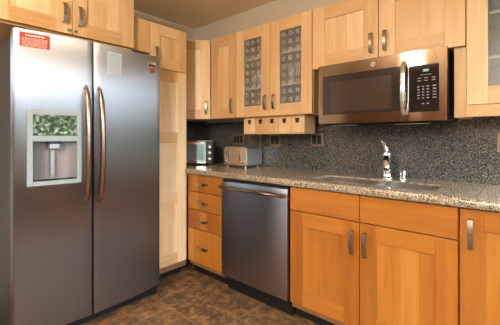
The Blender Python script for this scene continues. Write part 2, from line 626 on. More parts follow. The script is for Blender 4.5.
window('window_1', 'x', XR, 0.25, 2.25, 0.72, 2.3, ())
window('added_window_4', 'y', YF, -0.05, 0.75, 0.3, 2.1, ())  # added, unseen; puts a blue reflection in the oven glass
window('added_window_5', 'y', YB + .09, 0.44, 1.44, 1.04, 2.2, ())  # added, unseen; brightens what the right fridge door reflects
window('added_window_3', 'x', XR, -1.9, -0.6, 1.0, 2.3, (-1.25,))  # added, unseen; more daylight onto the pantry and fridge
window('window_2', 'x', XL - .09, -1.2, -0.3, 0.8, 2.1, ())

# ------------------------------------------------------------------ cabinet builders (local: x right, y into the cabinet, z up; front at y=0)
FW = 0.09


def rt(a=-0.16, b=0.16):
    return random.uniform(a, b)


def strap_handle(parent, x, z, length=0.135, horizontal=False, w=0.02, y0=0.0, m=None, name='handle'):
    n = 10
    outer, inner = [], []
    hl = length / 2
    outer.append((y0, -hl)); inner.append((y0, -hl + .006))
    for k in range(n + 1):
        s = k / n
        zz = -hl + .004 + (length - .008) * s
        yy = -(0.024 + 0.009 * math.sin(PI * s))
        outer.append((y0 + yy, zz))
    outer.append((y0, hl))
    inn = [(y0, hl - .006)]
    for k in range(n, -1, -1):
        s = k / n
        zz = (-hl + .009) + (length - .018) * s
        yy = -(0.018 + 0.009 * math.sin(PI * s))
        inn.append((y0 + yy, zz))
    inn.append((y0, -hl + .006))
    bm = new()
    vs = prism(bm, outer + inn, 'x', -w / 2, w / 2)
    if horizontal:
        bmesh.ops.rotate(bm, verts=bm.verts[:], cent=(0, 0, 0), matrix=Matrix.Rotation(PI / 2, 3, 'Y'))
    bmesh.ops.translate(bm, verts=bm.verts[:], vec=(x, 0, z))
    return obj(name, bm, m or M_NICKEL, parent, 0.0012)


def shaker(parent, x0, x1, z0, z1, mats, rails=(), glass=None, fw=FW, panel_tone=None, name='door', base=0.0):
    """five-piece door: stiles and rails in one mesh, recessed panels as children"""
    bm = new()
    g = 0.0015
    x0 += g; x1 -= g; z0 += g; z1 -= g
    t = 0.021
    is_base = mats is WOODB
    sa, sb_ = (-.20, -.06) if is_base else (-.08, .12)
    ra, rb_ = (.0, .12) if is_base else (-.26, .02)
    box(bm, x0, x0 + fw, 0, t, z0, z1, 0, base + rt(sa, sb_))
    box(bm, x1 - fw, x1, 0, t, z0, z1, 0, base + rt(sa, sb_))
    edges = [z0, z0 + fw]
    rr = [(z0, z0 + fw)] + list(rails) + [(z1 - fw, z1)]
    for a, b in rr:
        box(bm, x0 + fw, x1 - fw, 0.0004, t, a, b, 1, base + rt(ra, rb_))
    d = obj(name, bm, [mats[0], mats[1]], parent, 0.0016)
    for i in range(len(rr) - 1):
        a, b = rr[i][1], rr[i + 1][0]
        bm = new()
        if glass:
            # centred origin so the etched squares sit evenly in the opening
            w, h = (x1 - x0 - 2 * fw), (b - a)
            box(bm, 0, w, 0, 0.004, 0, h)
            p = obj('glass_pane', bm, glass, d, loc=(x0 + fw, 0.011, a))
        else:
            box(bm, x0 + fw - .004, x1 - fw + .004, 0.0095, 0.017, a - .004, b + .004, 0,
                base + (rt(.0, .16) if panel_tone is None else panel_tone))
            p = obj('panel', bm, mats[2], d)
    return d


def slab(parent, name, x0, x1, z0, z1, m, tone=None):
    g = 0.0015
    bm = new()
    box(bm, x0 + g, x1 - g, 0, 0.02, z0 + g, z1 - g, 0, rt(-.05, .1) if tone is None else tone)
    return obj(name, bm, m, parent, 0.0014)


def carcass(parent, w, z0, z1, depth, m, name='carcass', shelves=None, y0=0.023):
    bm = new()
    if shelves is None:
        box(bm, 0.0005, w - .0005, y0, depth, z0, z1, 0, rt(-.05, .05))
        return obj(name, bm, m, parent, 0.001)
    t = 0.018
    box(bm, 0.0005, t, y0, depth, z0, z1, 0, 0.0)
    box(bm, w - t, w - .0005, y0, depth, z0, z1, 0, 0.0)
    box(bm, t, w - t, y0, depth, z0, z0 + t, 0, 0.0)
    box(bm, t, w - t, y0, depth, z1 - t, z1, 0, 0.0)
    c = obj(name, bm, m, parent)
    bm = new(); box(bm, t, w - t, depth - .008, depth, z0 + t, z1 - t)
    obj('back_panel', bm, M_IN, parent)
    for s in shelves:
        bm = new(); box(bm, t + .001, w - t - .001, y0 + .006, depth - .01, s, s + .016)
        obj('shelf', bm, M_SHELF, parent)
    return c


FB = 1.724          # base cabinet fronts (world y)
FU = 2.0            # wall cabinet fronts
PX = -2.242         # tall cabinet front (world x)
ZB0, ZB1 = 0.116, 0.876
ZU0, ZU1 = 1.366, 2.118
DB = YB - FB - .002
DU = YB - FU - .002

# ------------------------------------------------------------------ base run
t = thing('drawer_cabinet', 'narrow maple base cabinet of four stacked drawers left of the dishwasher', 'cabinet', (-2.238, FB, 0))
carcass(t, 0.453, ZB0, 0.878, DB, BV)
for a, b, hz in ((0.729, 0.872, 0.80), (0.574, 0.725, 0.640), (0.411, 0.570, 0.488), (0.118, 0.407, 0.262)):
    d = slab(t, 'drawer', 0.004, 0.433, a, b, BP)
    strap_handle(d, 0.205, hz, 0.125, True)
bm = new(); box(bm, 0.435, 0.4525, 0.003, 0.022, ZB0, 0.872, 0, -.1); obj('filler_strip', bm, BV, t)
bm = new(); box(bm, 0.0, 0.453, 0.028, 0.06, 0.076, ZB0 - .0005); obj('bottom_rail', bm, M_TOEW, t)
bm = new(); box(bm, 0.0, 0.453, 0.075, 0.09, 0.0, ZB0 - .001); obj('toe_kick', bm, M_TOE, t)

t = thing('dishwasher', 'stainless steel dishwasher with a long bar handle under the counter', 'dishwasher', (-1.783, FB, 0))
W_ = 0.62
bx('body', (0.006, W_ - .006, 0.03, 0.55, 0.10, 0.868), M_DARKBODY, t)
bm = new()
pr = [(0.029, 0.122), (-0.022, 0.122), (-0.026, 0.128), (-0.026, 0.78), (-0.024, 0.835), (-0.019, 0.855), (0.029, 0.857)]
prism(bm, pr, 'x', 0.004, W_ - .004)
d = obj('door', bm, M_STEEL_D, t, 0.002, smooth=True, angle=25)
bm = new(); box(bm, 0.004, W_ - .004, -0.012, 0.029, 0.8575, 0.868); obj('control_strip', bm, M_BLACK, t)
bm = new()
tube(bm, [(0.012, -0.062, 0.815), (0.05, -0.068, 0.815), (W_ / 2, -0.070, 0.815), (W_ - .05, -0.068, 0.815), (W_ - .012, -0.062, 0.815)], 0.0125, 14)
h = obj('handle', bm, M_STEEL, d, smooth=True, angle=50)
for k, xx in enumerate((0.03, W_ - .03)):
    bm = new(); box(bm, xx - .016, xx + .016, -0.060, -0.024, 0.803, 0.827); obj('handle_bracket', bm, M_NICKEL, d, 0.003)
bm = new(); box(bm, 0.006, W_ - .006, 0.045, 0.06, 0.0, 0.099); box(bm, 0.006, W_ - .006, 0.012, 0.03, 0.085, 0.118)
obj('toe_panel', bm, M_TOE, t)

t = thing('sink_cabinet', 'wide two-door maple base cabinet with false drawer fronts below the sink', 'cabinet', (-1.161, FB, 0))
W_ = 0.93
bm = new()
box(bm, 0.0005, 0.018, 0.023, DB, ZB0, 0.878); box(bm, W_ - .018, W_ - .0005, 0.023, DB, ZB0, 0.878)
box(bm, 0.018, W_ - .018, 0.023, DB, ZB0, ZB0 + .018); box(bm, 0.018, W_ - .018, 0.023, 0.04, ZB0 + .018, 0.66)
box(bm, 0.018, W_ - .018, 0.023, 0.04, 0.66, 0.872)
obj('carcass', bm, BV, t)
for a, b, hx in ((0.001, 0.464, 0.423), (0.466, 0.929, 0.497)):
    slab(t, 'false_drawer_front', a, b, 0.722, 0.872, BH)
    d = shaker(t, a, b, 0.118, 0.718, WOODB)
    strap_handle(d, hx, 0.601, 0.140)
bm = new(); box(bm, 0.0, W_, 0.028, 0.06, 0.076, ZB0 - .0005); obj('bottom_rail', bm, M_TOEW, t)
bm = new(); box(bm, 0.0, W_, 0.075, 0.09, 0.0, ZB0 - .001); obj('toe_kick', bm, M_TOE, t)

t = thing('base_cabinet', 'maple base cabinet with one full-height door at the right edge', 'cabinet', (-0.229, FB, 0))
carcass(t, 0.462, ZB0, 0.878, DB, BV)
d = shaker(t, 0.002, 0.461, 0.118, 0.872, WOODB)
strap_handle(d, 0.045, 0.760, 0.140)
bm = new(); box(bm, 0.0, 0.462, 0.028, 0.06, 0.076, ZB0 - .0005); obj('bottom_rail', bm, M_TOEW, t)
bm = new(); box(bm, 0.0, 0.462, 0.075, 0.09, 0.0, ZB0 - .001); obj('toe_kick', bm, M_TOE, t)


# ------------------------------------------------------------------ worktop with sink cut-out
def rounded_rect(x0, x1, y0, y1, r, n=5):
    out = []
    for cx, cy, a0 in ((x1 - r, y1 - r, 0), (x0 + r, y1 - r, PI / 2), (x0 + r, y0 + r, PI), (x1 - r, y0 + r, 1.5 * PI)):
        for k in range(n + 1):
            a = a0 + PI / 2 * k / n
            out.append((cx + r * math.cos(a), cy + r * math.sin(a)))
    return out


CZ0, CZ1 = 0.8785, 0.922
CXR = 0.25
SX0, SX1, SY0, SY1 = -1.07, -0.345, 1.80, 2.085
outer = [(-2.872, 1.716), (-2.2385, 1.716), (-2.2385, 1.690), (CXR, 1.690), (CXR, 2.288), (-2.858, 2.288)]
outer[0] = (-2.858, 1.716)
hole = rounded_rect(SX0, SX1, SY0, SY1, 0.06)
bm = bmesh.new()
vo = [bm.verts.new((x, y, CZ1)) for x, y in outer]
vh = [bm.verts.new((x, y, CZ1)) for x, y in hole]
eds = [bm.edges.new((l[i], l[(i + 1) % len(l)])) for l in (vo, vh) for i in range(len(l))]
bmesh.ops.triangle_fill(bm, use_beauty=True, edges=eds)
for f in bm.faces:
    if f.normal.z < 0:
        f.normal_flip()
ex = bmesh.ops.extrude_face_region(bm, geom=bm.faces[:])
bmesh.ops.translate(bm, verts=[v for v in ex['geom'] if isinstance(v, bmesh.types.BMVert)], vec=(0, 0, CZ0 - CZ1))
fe = [e_ for e_ in bm.edges if all(abs(v.co.y - 1.690) < 1e-4 for v in e_.verts) and abs(e_.verts[0].co.z - e_.verts[1].co.z) < 1e-5]
bmesh.ops.bevel(bm, geom=fe, offset=0.017, segments=5, affect='EDGES', profile=0.5)
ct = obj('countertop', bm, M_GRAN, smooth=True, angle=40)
tag(ct, 'speckled brown granite countertop with rounded front edge along the base cabinets', 'countertop')

bm = new()
box(bm, -2.8585, CXR, 2.289, 2.309, CZ0, 1.3655)
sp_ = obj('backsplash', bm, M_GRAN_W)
tag(sp_, 'dark speckled granite backsplash slab behind sink and toaster', 'backsplash')
bm = new()
box(bm, -2.879, -2.859, 1.718, 2.309, CZ0, 1.3655)
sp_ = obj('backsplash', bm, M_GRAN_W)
tag(sp_, 'short granite backsplash return in the corner behind the toaster oven', 'backsplash')

# sink: two steel bowls hung under the cut-out
t = thing('sink', 'stainless steel double-bowl sink set into the granite counter', 'sink', (0, 0, 0))


def bowl(x0, x1, y0, y1, zt, depth, name):
    bm = bmesh.new()
    prev = None
    for z, ins, r in ((zt, 0.0, 0.055), (zt - depth + .04, 0.008, 0.055), (zt - depth + .01, 0.022, 0.05), (zt - depth, 0.05, 0.04)):
        ring = [bm.verts.new((x, y, z)) for x, y in rounded_rect(x0 + ins, x1 - ins, y0 + ins, y1 - ins, r)]
        if prev:
            for i in range(len(ring)):
                bm.faces.new((prev[i], prev[(i + 1) % len(ring)], ring[(i + 1) % len(ring)], ring[i]))
        prev = ring
    bm.faces.new(prev)
    o = obj(name, bm, M_SINK, t, smooth=True, angle=50)
    so = o.modifiers.new('wall', 'SOLIDIFY'); so.thickness = 0.0015; so.offset = 1
    bm = new()
    lathe(bm, [(0.042, 0.004), (0.040, 0.006), (0.03, 0.005), (0.012, 0.002)], ((x0 + x1) / 2, (y0 + y1) / 2, zt - depth))
    obj('drain', bm, M_CHROME, o, smooth=True)


bowl(SX0 + .003, -0.695, SY0 + .003, SY1 - .003, CZ1 - .010, 0.21, 'bowl')
bowl(-0.680, SX1 - .003, SY0 + .003, SY1 - .003, CZ1 - .010, 0.19, 'bowl')
bm = new(); box(bm, -0.7085, -0.6665, SY0 + .006, SY1 - .006, CZ1 - .020, CZ1 - .0095); obj('divider', bm, M_SINK, t, 0.003)

# faucet: spout leans towards the room, lever on top
t = thing('faucet', 'tall chrome single-lever faucet behind the sink', 'faucet', (-0.69, 2.165, CZ1), 0.3)
bm = new()
lathe(bm, [(0.037, 0.0), (0.037, 0.007), (0.031, 0.014), (0.0285, 0.03), (0.027, 0.10), (0.026, 0.135), (0.028, 0.15), (0.028, 0.168), (0.022, 0.18), (0.0, 0.184)])
obj('body', bm, M_CHROME, t, smooth=True)
bm = new()
tube(bm, [(0, -0.012, 0.07), (0, -0.04, 0.105), (0.0, -0.08, 0.135), (0.0, -0.125, 0.147), (0.0, -0.16, 0.140), (0.0, -0.185, 0.118), (0.0, -0.195, 0.085)],
     [0.018, 0.0175, 0.017, 0.017, 0.0185, 0.0195, 0.019], 14)
obj('spout', bm, M_CHROME, t, smooth=True)
bm = new()
lathe(bm, [(0.0, 0.0), (0.0155, 0.002), (0.0155, 0.012)], (0.0, -0.196, 0.072))
obj('nozzle', bm, M_BLACK, t, smooth=True)
bm = new()
tube(bm, [(0, 0, 0.178), (-0.006, -0.002, 0.20), (-0.016, -0.006, 0.228), (-0.032, -0.012, 0.256)], [0.015, 0.012, 0.010, 0.008], 10)
obj('lever', bm, M_CHROME, t, smooth=True)

t = thing('air_gap_cap', 'short chrome capped cylinder on the counter right of the faucet', 'sink fitting', (-0.600, 2.20, CZ1))
bm = new(); lathe(bm, [(0.024, 0), (0.024, 0.005), (0.019, 0.008), (0.019, 0.034)]); obj('base', bm, M_CHROME, t, smooth=True)
bm = new(); lathe(bm, [(0.0205, 0.0345), (0.0215, 0.04), (0.0215, 0.056), (0.017, 0.062), (0.0, 0.063)]); obj('cap', bm, M_CHROME, t, smooth=True)

# ------------------------------------------------------------------ tall cabinet and left-wall things (rz=90: local x -> +y, local y -> -x)
LR = PI / 2
t = thing('tall_cabinet', 'tall narrow maple pantry cabinet standing right of the refrigerator', 'cabinet', (PX, 1.3535, 0), LR)
PW = 0.36
carcass(t, PW, ZB0, ZU1, PX - XL - .004, WV)
d = shaker(t, 0.001, PW - .001, 1.757, ZU1, WOODU, base=.14)
strap_handle(d, 0.050, 1.862, 0.13)
d = shaker(t, 0.001, PW - .001, 0.118, 1.753, WOODU, rails=((0.630, 0.722), (1.146, 1.236)), base=.13)
bm = new(); box(bm, 0.0, PW, 0.010, 0.06, 0.070, ZB0 - .0005); obj('bottom_rail', bm, M_TOEW, t)
bm = new(); box(bm, 0.0, PW, 0.075, 0.09, 0.0, ZB0 - .001); obj('toe_kick', bm, M_TOE, t)

bm = new(); box(bm, 0, 0.150, 0, 0.019, 0, ZU1 - 1.864, 0, -.05)
fp = obj('filler_panel', bm, WV, None, 0.001, loc=(PX, 1.2015, 1.864))
fp.rotation_euler = (0, 0, LR)
tag(fp, 'plain maple filler board between fridge-top cabinet and tall pantry', 'panel')

FX = -2.20
t = thing('wall_cabinet', 'two-door maple cabinet hung above the refrigerator', 'cabinet', (FX, 0.345, 0), LR)
FWD = 0.852
carcass(t, FWD, 1.862, 2.33, FX - XL - .004, WV)
d = shaker(t, 0.001, 0.4255, 1.858, 2.33, WOODU)
strap_handle(d, 0.376, 1.985, 0.13)
bm = new(); box(bm, 0.395, 0.418, -0.010, 0.0, 1.874, 1.892); obj('latch', bm, M_NICKEL, d, 0.002)
d = shaker(t, 0.4265, 0.851, 1.858, 2.33, WOODU)
strap_handle(d, 0.468, 1.985, 0.13)
bm = new(); box(bm, 0.434, 0.452, -0.010, 0.0, 1.876, 1.890); obj('latch', bm, M_NICKEL, d, 0.002)
bm = new(); box(bm, 0.0, FWD, 0.024, 0.045, 1.845, 1.861, 0, -.3); obj('bottom_rail', bm, WH, t)

# ------------------------------------------------------------------ wall cabinets on the back wall
P0 = Vector((-2.555, 1.716)); P1 = Vector((-2.2465, 2.0))
ang = math.atan2(P1.y - P0.y, P1.x - P0.x)
t = thing('corner_cabinet', 'angled one-door maple wall cabinet in the corner beside the pantry', 'cabinet', (P0.x, P0.y, 0), ang)
wd = (P1 - P0).length
bm = new()
R = Matrix.Rotation(-ang, 2)
poly = [(P0.x, P0.y), (P1.x, P1.y), (P1.x, 2.307), (-2.877, 2.307), (-2.877, P0.y)]
loc = []
for p in poly:
    q = R @ (Vector(p) - P0)
    loc.append((q.x, q.y + (0.023 if abs(q.y) < 1e-3 else 0)))
prism(bm, loc, 'z', ZU0, ZU1)
obj('carcass', bm, WV, t)
d = shaker(t, 0.004, wd - .004, ZU0, ZU1, WOODU, base=.05)
strap_handle(d, wd - .045, 1.475, 0.13)

t = thing('wall_cabinet', 'narrow solid-door maple wall cabinet left of the glass doors', 'cabinet', (-2.243, FU, 0))
carcass(t, 0.3265, ZU0, ZU1, DU, WV)
d = shaker(t, 0.001, 0.3255, ZU0, ZU1, WOODU, base=-.04)
strap_handle(d, 0.282, 1.475, 0.13)

t = thing('glass_wall_cabinet', 'maple wall cabinet with two etched-glass doors above the spice drawers', 'cabinet', (-1.916, FU, 0))
carcass(t, 0.760, ZU0, ZU1, DU, WV, shelves=(1.600, 1.852))
d = shaker(t, 0.001, 0.3785, ZU0, ZU1, WOODU, glass=M_GLASS)
strap_handle(d, 0.335, 1.478, 0.125)
d = shaker(t, 0.3795, 0.759, ZU0, ZU1, WOODU, glass=M_GLASS)
strap_handle(d, 0.423, 1.478, 0.125)

t = thing('wall_cabinet', 'wide two-door maple wall cabinet above the microwave', 'cabinet', (-1.155, FU, 0))
carcass(t, 0.920, 1.6855, ZU1, DU, WV)
d = shaker(t, 0.001, 0.4675, 1.682, ZU1, WOODU, fw=0.095)
strap_handle(d, 0.424, 1.790, 0.13)
d = shaker(t, 0.4685, 0.919, 1.682, ZU1, WOODU, fw=0.095)
strap_handle(d, 0.510, 1.790, 0.13)

t = thing('glass_wall_cabinet', 'glass-door maple wall cabinet holding white dishes at the right edge', 'cabinet', (-0.234, FU, 0))
carcass(t, 0.460, ZU0, ZU1, DU, WV, shelves=(1.60, 1.83))
d = shaker(t, 0.001, 0.459, ZU0, ZU1, WOODU, glass=M_GLASS2, base=.12)
bm = new(); box(bm, 0.0005, 0.4595, 0.002, 0.022, 1.304, ZU0 - .001, 0, -.22); obj('light_rail', bm, WH, t, 0.001)

bm = new(); box(bm, 0, 0.056, 0, 0.255, 0, 1.6845 - 1.304, 0, .05)
fp = obj('filler_panel', bm, WV, None, 0.001, loc=(-0.2915, 2.03, 1.304))
tag(fp, 'maple filler board between the microwave and the right glass cabinet', 'panel')


# ------------------------------------------------------------------ microwave
MX0, MX1, MY = -1.063, -0.308, 1.929
MZ0, MZ1 = 1.287, 1.679
t = thing('microwave', 'stainless over-the-range microwave with black window and keypad', 'microwave', (MX0, MY, MZ0))
mw, mh = MX1 - MX0, MZ1 - MZ0
bm = new(); box(bm, 0.004, mw - .004, 0.034, 0.355, 0.004, mh - .002); obj('body', bm, M_BLACK, t)
dx1 = 0.563
wx0, wx1, wz0, wz1 = 0.030, 0.521, 0.058, 0.318


def ring_frame(bm, x0, x1, z0, z1, a0, a1, b0, b1, y0, y1):
    box(bm, x0, a0, y0, y1, z0, z1); box(bm, a1, x1, y0, y1, z0, z1)
    box(bm, a0, a1, y0, y1, z0, b0); box(bm, a0, a1, y0, y1, b1, z1)


bm = new()
ring_frame(bm, 0, dx1, 0, mh, wx0, wx1, wz0, wz1, 0, 0.032)
bmesh.ops.remove_doubles(bm, verts=bm.verts[:], dist=1e-5)
d = obj('door', bm, M_STEEL, t)
bm = new(); box(bm, wx0, wx1, 0.003, 0.02, wz0, wz1); wnd = obj('window', bm, M_MWGLASS, d)
bm = new(); box(bm, 0.083, 0.474, 0.0022, 0.004, 0.078, 0.275); obj('window_mesh', bm, M_MWMESH, d)
bm = new()
tube(bm, [(0.545, -0.002, 0.040), (0.545, -0.030, 0.060), (0.545, -0.040, 0.12), (0.545, -0.043, 0.19), (0.545, -0.040, 0.26), (0.545, -0.030, 0.315), (0.545, -0.002, 0.335)],
     [0.012, 0.0135, 0.014, 0.014, 0.014, 0.0135, 0.012], 14)
obj('handle', bm, M_CHROME, d, smooth=True, angle=60)
# emblem: ring with monogram
bm = new(); lathe(bm, [(0.0155, 0.0), (0.0155, -0.002), (0.0135, -0.003), (0.0125, -0.0018), (0.0, -0.0018)], (0.368, 0, 0.352), 'y', 24)
em = obj('emblem', bm, M_CHROME, d, smooth=True)


def text_mesh(name, body, size, loc_, parent, m, depth=0.0006):
    cu = bpy.data.curves.new(name, 'FONT')
    cu.body = body
    cu.size = size
    cu.align_x = 'CENTER'
    cu.align_y = 'CENTER'
    cu.extrude = depth
    tmp = bpy.data.objects.new(name + '_tmp', cu)
    COL.objects.link(tmp)
    bpy.context.view_layer.update()
    me = bpy.data.meshes.new_from_object(tmp.evaluated_get(bpy.context.evaluated_depsgraph_get()))
    bpy.data.objects.remove(tmp)
    bpy.data.curves.remove(cu)
    me.materials.clear()
    me.materials.append(m)
    me.transform(Matrix.Translation(loc_) @ Matrix.Rotation(PI / 2, 4, 'X'))
    o = bpy.data.objects.new(name, me)
    COL.objects.link(o)
    if parent:
        o.parent = parent
    return o


mono = text_mesh('lettering', 'GE', 0.0145, (0.368, -0.0022, 0.352), t, M_BLACK)
bm = new()
cx0, cx1, cz0, cz1 = 0.568, 0.718, 0.050, 0.309
ring_frame(bm, dx1 + .002, mw, 0, mh, cx0, cx1, cz0, cz1, 0, 0.032)
bmesh.ops.remove_doubles(bm, verts=bm.verts[:], dist=1e-5)
cp = obj('control_frame', bm, M_STEEL, t)
bm = new(); box(bm, cx0, cx1, 0.001, 0.02, cz0, cz1); kp = obj('control_panel', bm, M_GLOSSBLK, t)
bm = new(); box(bm, 0.640, 0.668, 0.0002, 0.0009, 0.271, 0.284); obj('display', bm, M_GREEN, kp)
n = 0
bm = new(); box(bm, 0.628, 0.682, 0.0003, 0.0009, 0.2525, 0.2548); obj('key', bm, M_KEY, kp)
for r_, zz in enumerate((0.236, 0.222, 0.190, 0.174, 0.158, 0.142, 0.126, 0.095)):
    for c_ in range(4):
        if r_ in (0, 1) and c_ == 3:
            continue
        if r_ == 7 and c_ in (0, 3):
            continue
        xx = (0.622, 0.655, 0.692)[c_] if r_ < 2 else (0.618, 0.641, 0.664, 0.696)[c_]
        ww = 0.009 if r_ < 2 else (0.0055 if c_ < 3 else 0.0085)
        hh = 0.0022 if (r_ < 2 and c_ < 2) else 0.0032
        bm = new(); box(bm, xx - ww, xx + ww, 0.0003, 0.0009, zz - hh, zz + hh); obj('key', bm, M_KEY, kp)
bm = new(); box(bm, 0.03, mw - .03, 0.06, 0.33, -0.010, 0.003); bt = obj('grease_filter', bm, M_DARKBODY, t)
for a, b in ((0.07, 0.24), (0.48, 0.66)):
    bm = new(); box(bm, a, b, 0.045, 0.09, -0.014, -0.0105); obj('task_light_cover', bm, M_GREYPL, t, 0.001)
bm = new()
for k in range(22):
    box(bm, 0.06 + k * .029, 0.078 + k * .029, 0.036, 0.05, mh - .002, mh + .001)
obj('vent_grille', bm, M_BLACK, t)

# ------------------------------------------------------------------ spice drawer box under the glass cabinet
t = thing('spice_drawer_box', 'small maple box of five spice drawers fixed under the glass cabinet', 'drawer box', (-1.853, 2.035, 1.2215))
bw, bh, bd = 0.613, 0.1435, 0.16
bm = new()
tk = 0.008
box(bm, 0, bw, 0, bd, 0, tk, 0, 0); box(bm, 0, bw, 0, bd, bh - tk, bh, 0, -.1)
box(bm, 0, bw, bd - .006, bd, tk, bh - tk)
for k in range(6):
    x = k * (bw - tk) / 5
    box(bm, x, x + tk, 0, bd - .006, tk, bh - tk, 0, .15 if k == 5 else 0)
obj('case', bm, M_BOXWOOD, t, 0.001)
pw = (bw - tk) / 5
for k in range(5):
    bm = new()
    box(bm, k * pw + tk + .0015, (k + 1) * pw - .0015, 0.003, bd - .02, tk + .002, bh - tk - .002, 0, rt(-.1, .12))
    d = obj('drawer', bm, WP, t, 0.0015)
    cx = k * pw + tk / 2 + pw / 2
    bm = new()
    prism(bm, [(cx - .018, bh - .022), (cx + .018, bh - .022), (cx + .011, bh - .058), (cx - .011, bh - .058)], 'y', -0.003, 0.003)
    obj('finger_pull', bm, M_BLACK, d, 0.001)

# slim light fixture under the wall cabinets
t = thing('under_cabinet_light', 'slim white light bar under the cabinets above the toaster oven', 'light', (-2.60, 2.255, ZU0))
bx('housing', (0.0, 0.70, -0.012, 0.012, -0.016, 0.0), M_GREYPL, t, 0.003)
bx('diffuser', (0.02, 0.68, -0.009, 0.009, -0.0175, -0.0162), M_TRIM, t)
bm = new()
tube(bm, [(-1.90, 2.255, 1.357), (-1.882, 2.26, 1.345), (-1.874, 2.275, 1.30), (-1.874, 2.283, 1.22), (-1.874, 2.283, 1.10), (-1.874, 2.283, 1.0), (-1.874, 2.283, 0.9255)], 0.003, 8)
c_ = obj('power_cord', bm, M_GREYPL, smooth=True)
tag(c_, 'thin pale cord hanging down the backsplash behind the toaster', 'cord')


# ------------------------------------------------------------------ outlets
def outlet(x, z, w, h, label, n):
    t = thing('outlet', label, 'outlet', (x, 2.289, z), 0, 'outlets on the backsplash')
    bm = new(); box(bm, -w / 2, w / 2, -0.006, -0.0003, -h / 2, h / 2); obj('plate', bm, M_PLATE, t, 0.0025)
    for k in range(n):
        cx = (k - (n - 1) / 2) * (w * 0.82 / n)
        bm = new(); box(bm, cx - w * .30 / n, cx + w * .30 / n, -0.0095, -0.0062, -h * .33, h * .33)
        obj('receptacle', bm, M_BLACK, t, 0.0015)


outlet(-2.155, 1.172, 0.155, 0.108, 'triple-gang bronze outlet plate on the backsplash above the toaster', 3)
outlet(-1.70, 1.168, 0.118, 0.108, 'double bronze outlet plate under the spice drawer box', 2)
outlet(-1.275, 1.174, 0.115, 0.108, 'double bronze outlet plate below the microwave\'s left corner', 2)
outlet(-0.062, 1.166, 0.118, 0.112, 'bronze outlet plate at the right edge below the glass cabinet', 2)

# ------------------------------------------------------------------ toaster
t = thing('toaster', 'brushed steel four-slot toaster with two levers on the counter', 'toaster', (-2.122, 2.05, CZ1), 0)
tw, td, th = 0.283, 0.220, 0.186
bm = new()
pr = []
r = 0.03
for cx, cz, a0 in ((tw - r, th - r, 0), (r, th - r, PI / 2)):
    for k in range(7):
        a = a0 + PI / 2 * k / 6
        pr.append((cx + r * math.cos(a), cz + r * math.sin(a)))
pr += [(0.0, 0.024), (0.012, 0.016), (tw - .012, 0.016), (tw, 0.024)]
prism(bm, pr, 'y', 0.010, td)
obj('shell', bm, M_SATIN, t, 0.002, smooth=True, angle=40)
bm = new()
pr2 = [(tw / 2 + (x - tw / 2) * .985, th / 2 + (z - th / 2) * .985) for x, z in pr]
prism(bm, pr2, 'y', 0.0, 0.0098)
fr = obj('front_plate', bm, M_TOASTF, t, 0.003)
for k, cx in enumerate((0.066, 0.204)):
    bm = new(); box(bm, cx - .004, cx + .004, -0.0008, 0.001, 0.055, 0.145); obj('lever_slot', bm, M_BLACK, fr)
    bm = new(); box(bm, cx - .020, cx + .020, -0.024, -0.001, 0.118, 0.132); obj('lever', bm, M_CHROME, fr, 0.004)
    bm = new(); lathe(bm, [(0.0165, 0.0), (0.0165, -0.010), (0.012, -0.020), (0.0, -0.021)], (cx + (.036 if k else -.036), 0, 0.055), 'y', 20)
    obj('dial', bm, M_CHROME, fr, smooth=True)
for k, cx in enumerate((0.045, 0.105, 0.165, 0.225)):
    bm = new(); box(bm, cx - .013, cx + .013, 0.035, td - .03, th - .002, th + .0006); obj('slot', bm, M_BLACK, t)
for fx in (0.03, tw - .03):
    for fy in (0.025, td - .03):
        bm = new(); lathe(bm, [(0.011, 0.0), (0.013, 0.0165)], (fx, fy, 0), 'z', 12); obj('foot', bm, M_CHROME, t, smooth=True)

# ------------------------------------------------------------------ toaster oven, set across the corner
Q1 = Vector((-2.255, 2.055))
a_ = math.radians(41)
ow = 0.41
Q0 = Q1 - Vector((math.cos(a_), math.sin(a_))) * ow
t = thing('toaster_oven', 'chrome toaster oven with glass door and knobs in the counter corner', 'toaster oven', (Q0.x, Q0.y, CZ1), a_)
oh, od = 0.240, 0.205
bm = new(); box(bm, 0.006, ow - .012, 0.012, od, 0.018, oh - .008); obj('body', bm, M_DARKBODY, t, 0.006)
bm = new(); box(bm, 0.0, ow - .02, 0.0, od - .01, oh - .0075, oh); obj('top_plate', bm, M_CHROME, t, 0.003)
bm = new(); box(bm, 0.0, ow - .085, 0.0, 0.0115, 0.02, 0.05); box(bm, 0.0, ow - .085, 0.0, 0.0115, 0.198, 0.230)
box(bm, 0.0, 0.02, 0.0, 0.0115, 0.05, 0.198); box(bm, ow - .105, ow - .085, 0.0, 0.0115, 0.05, 0.198)
d = obj('door', bm, M_CHROME, t, 0.002)
bm = new(); box(bm, 0.02, ow - .105, 0.002, 0.008, 0.05, 0.198); obj('door_glass', bm, M_OVENGLASS, d)
bm = new(); tube(bm, [(0.03, -0.001, 0.212), (0.03, -0.028, 0.212), (0.06, -0.032, 0.212), (ow - .14, -0.032, 0.212), (ow - .115, -0.028, 0.212), (ow - .115, -0.001, 0.212)], 0.007, 10)
obj('handle', bm, M_CHROME, d, smooth=True)
bm = new()
cpv = [(ow - .084, 0.0), (ow - .03, -0.001), (ow - .008, 0.012), (ow, 0.035), (ow, 0.07), (ow - .012, 0.075), (ow - .0121, 0.0121), (ow - .084, 0.0121)]
prism(bm, cpv, 'z', 0.020, 0.230)
cp = obj('control_panel', bm, M_BLACK, t, 0.002)
for k, zz in enumerate((0.065, 0.122, 0.18)):
    bm = new(); lathe(bm, [(0.017, 0.0), (0.016, -0.012), (0.012, -0.017), (0.0, -0.017)], (ow - .044, -0.001, zz), 'y', 20)
    kb = obj('knob', bm, M_CHROME, cp, smooth=True)
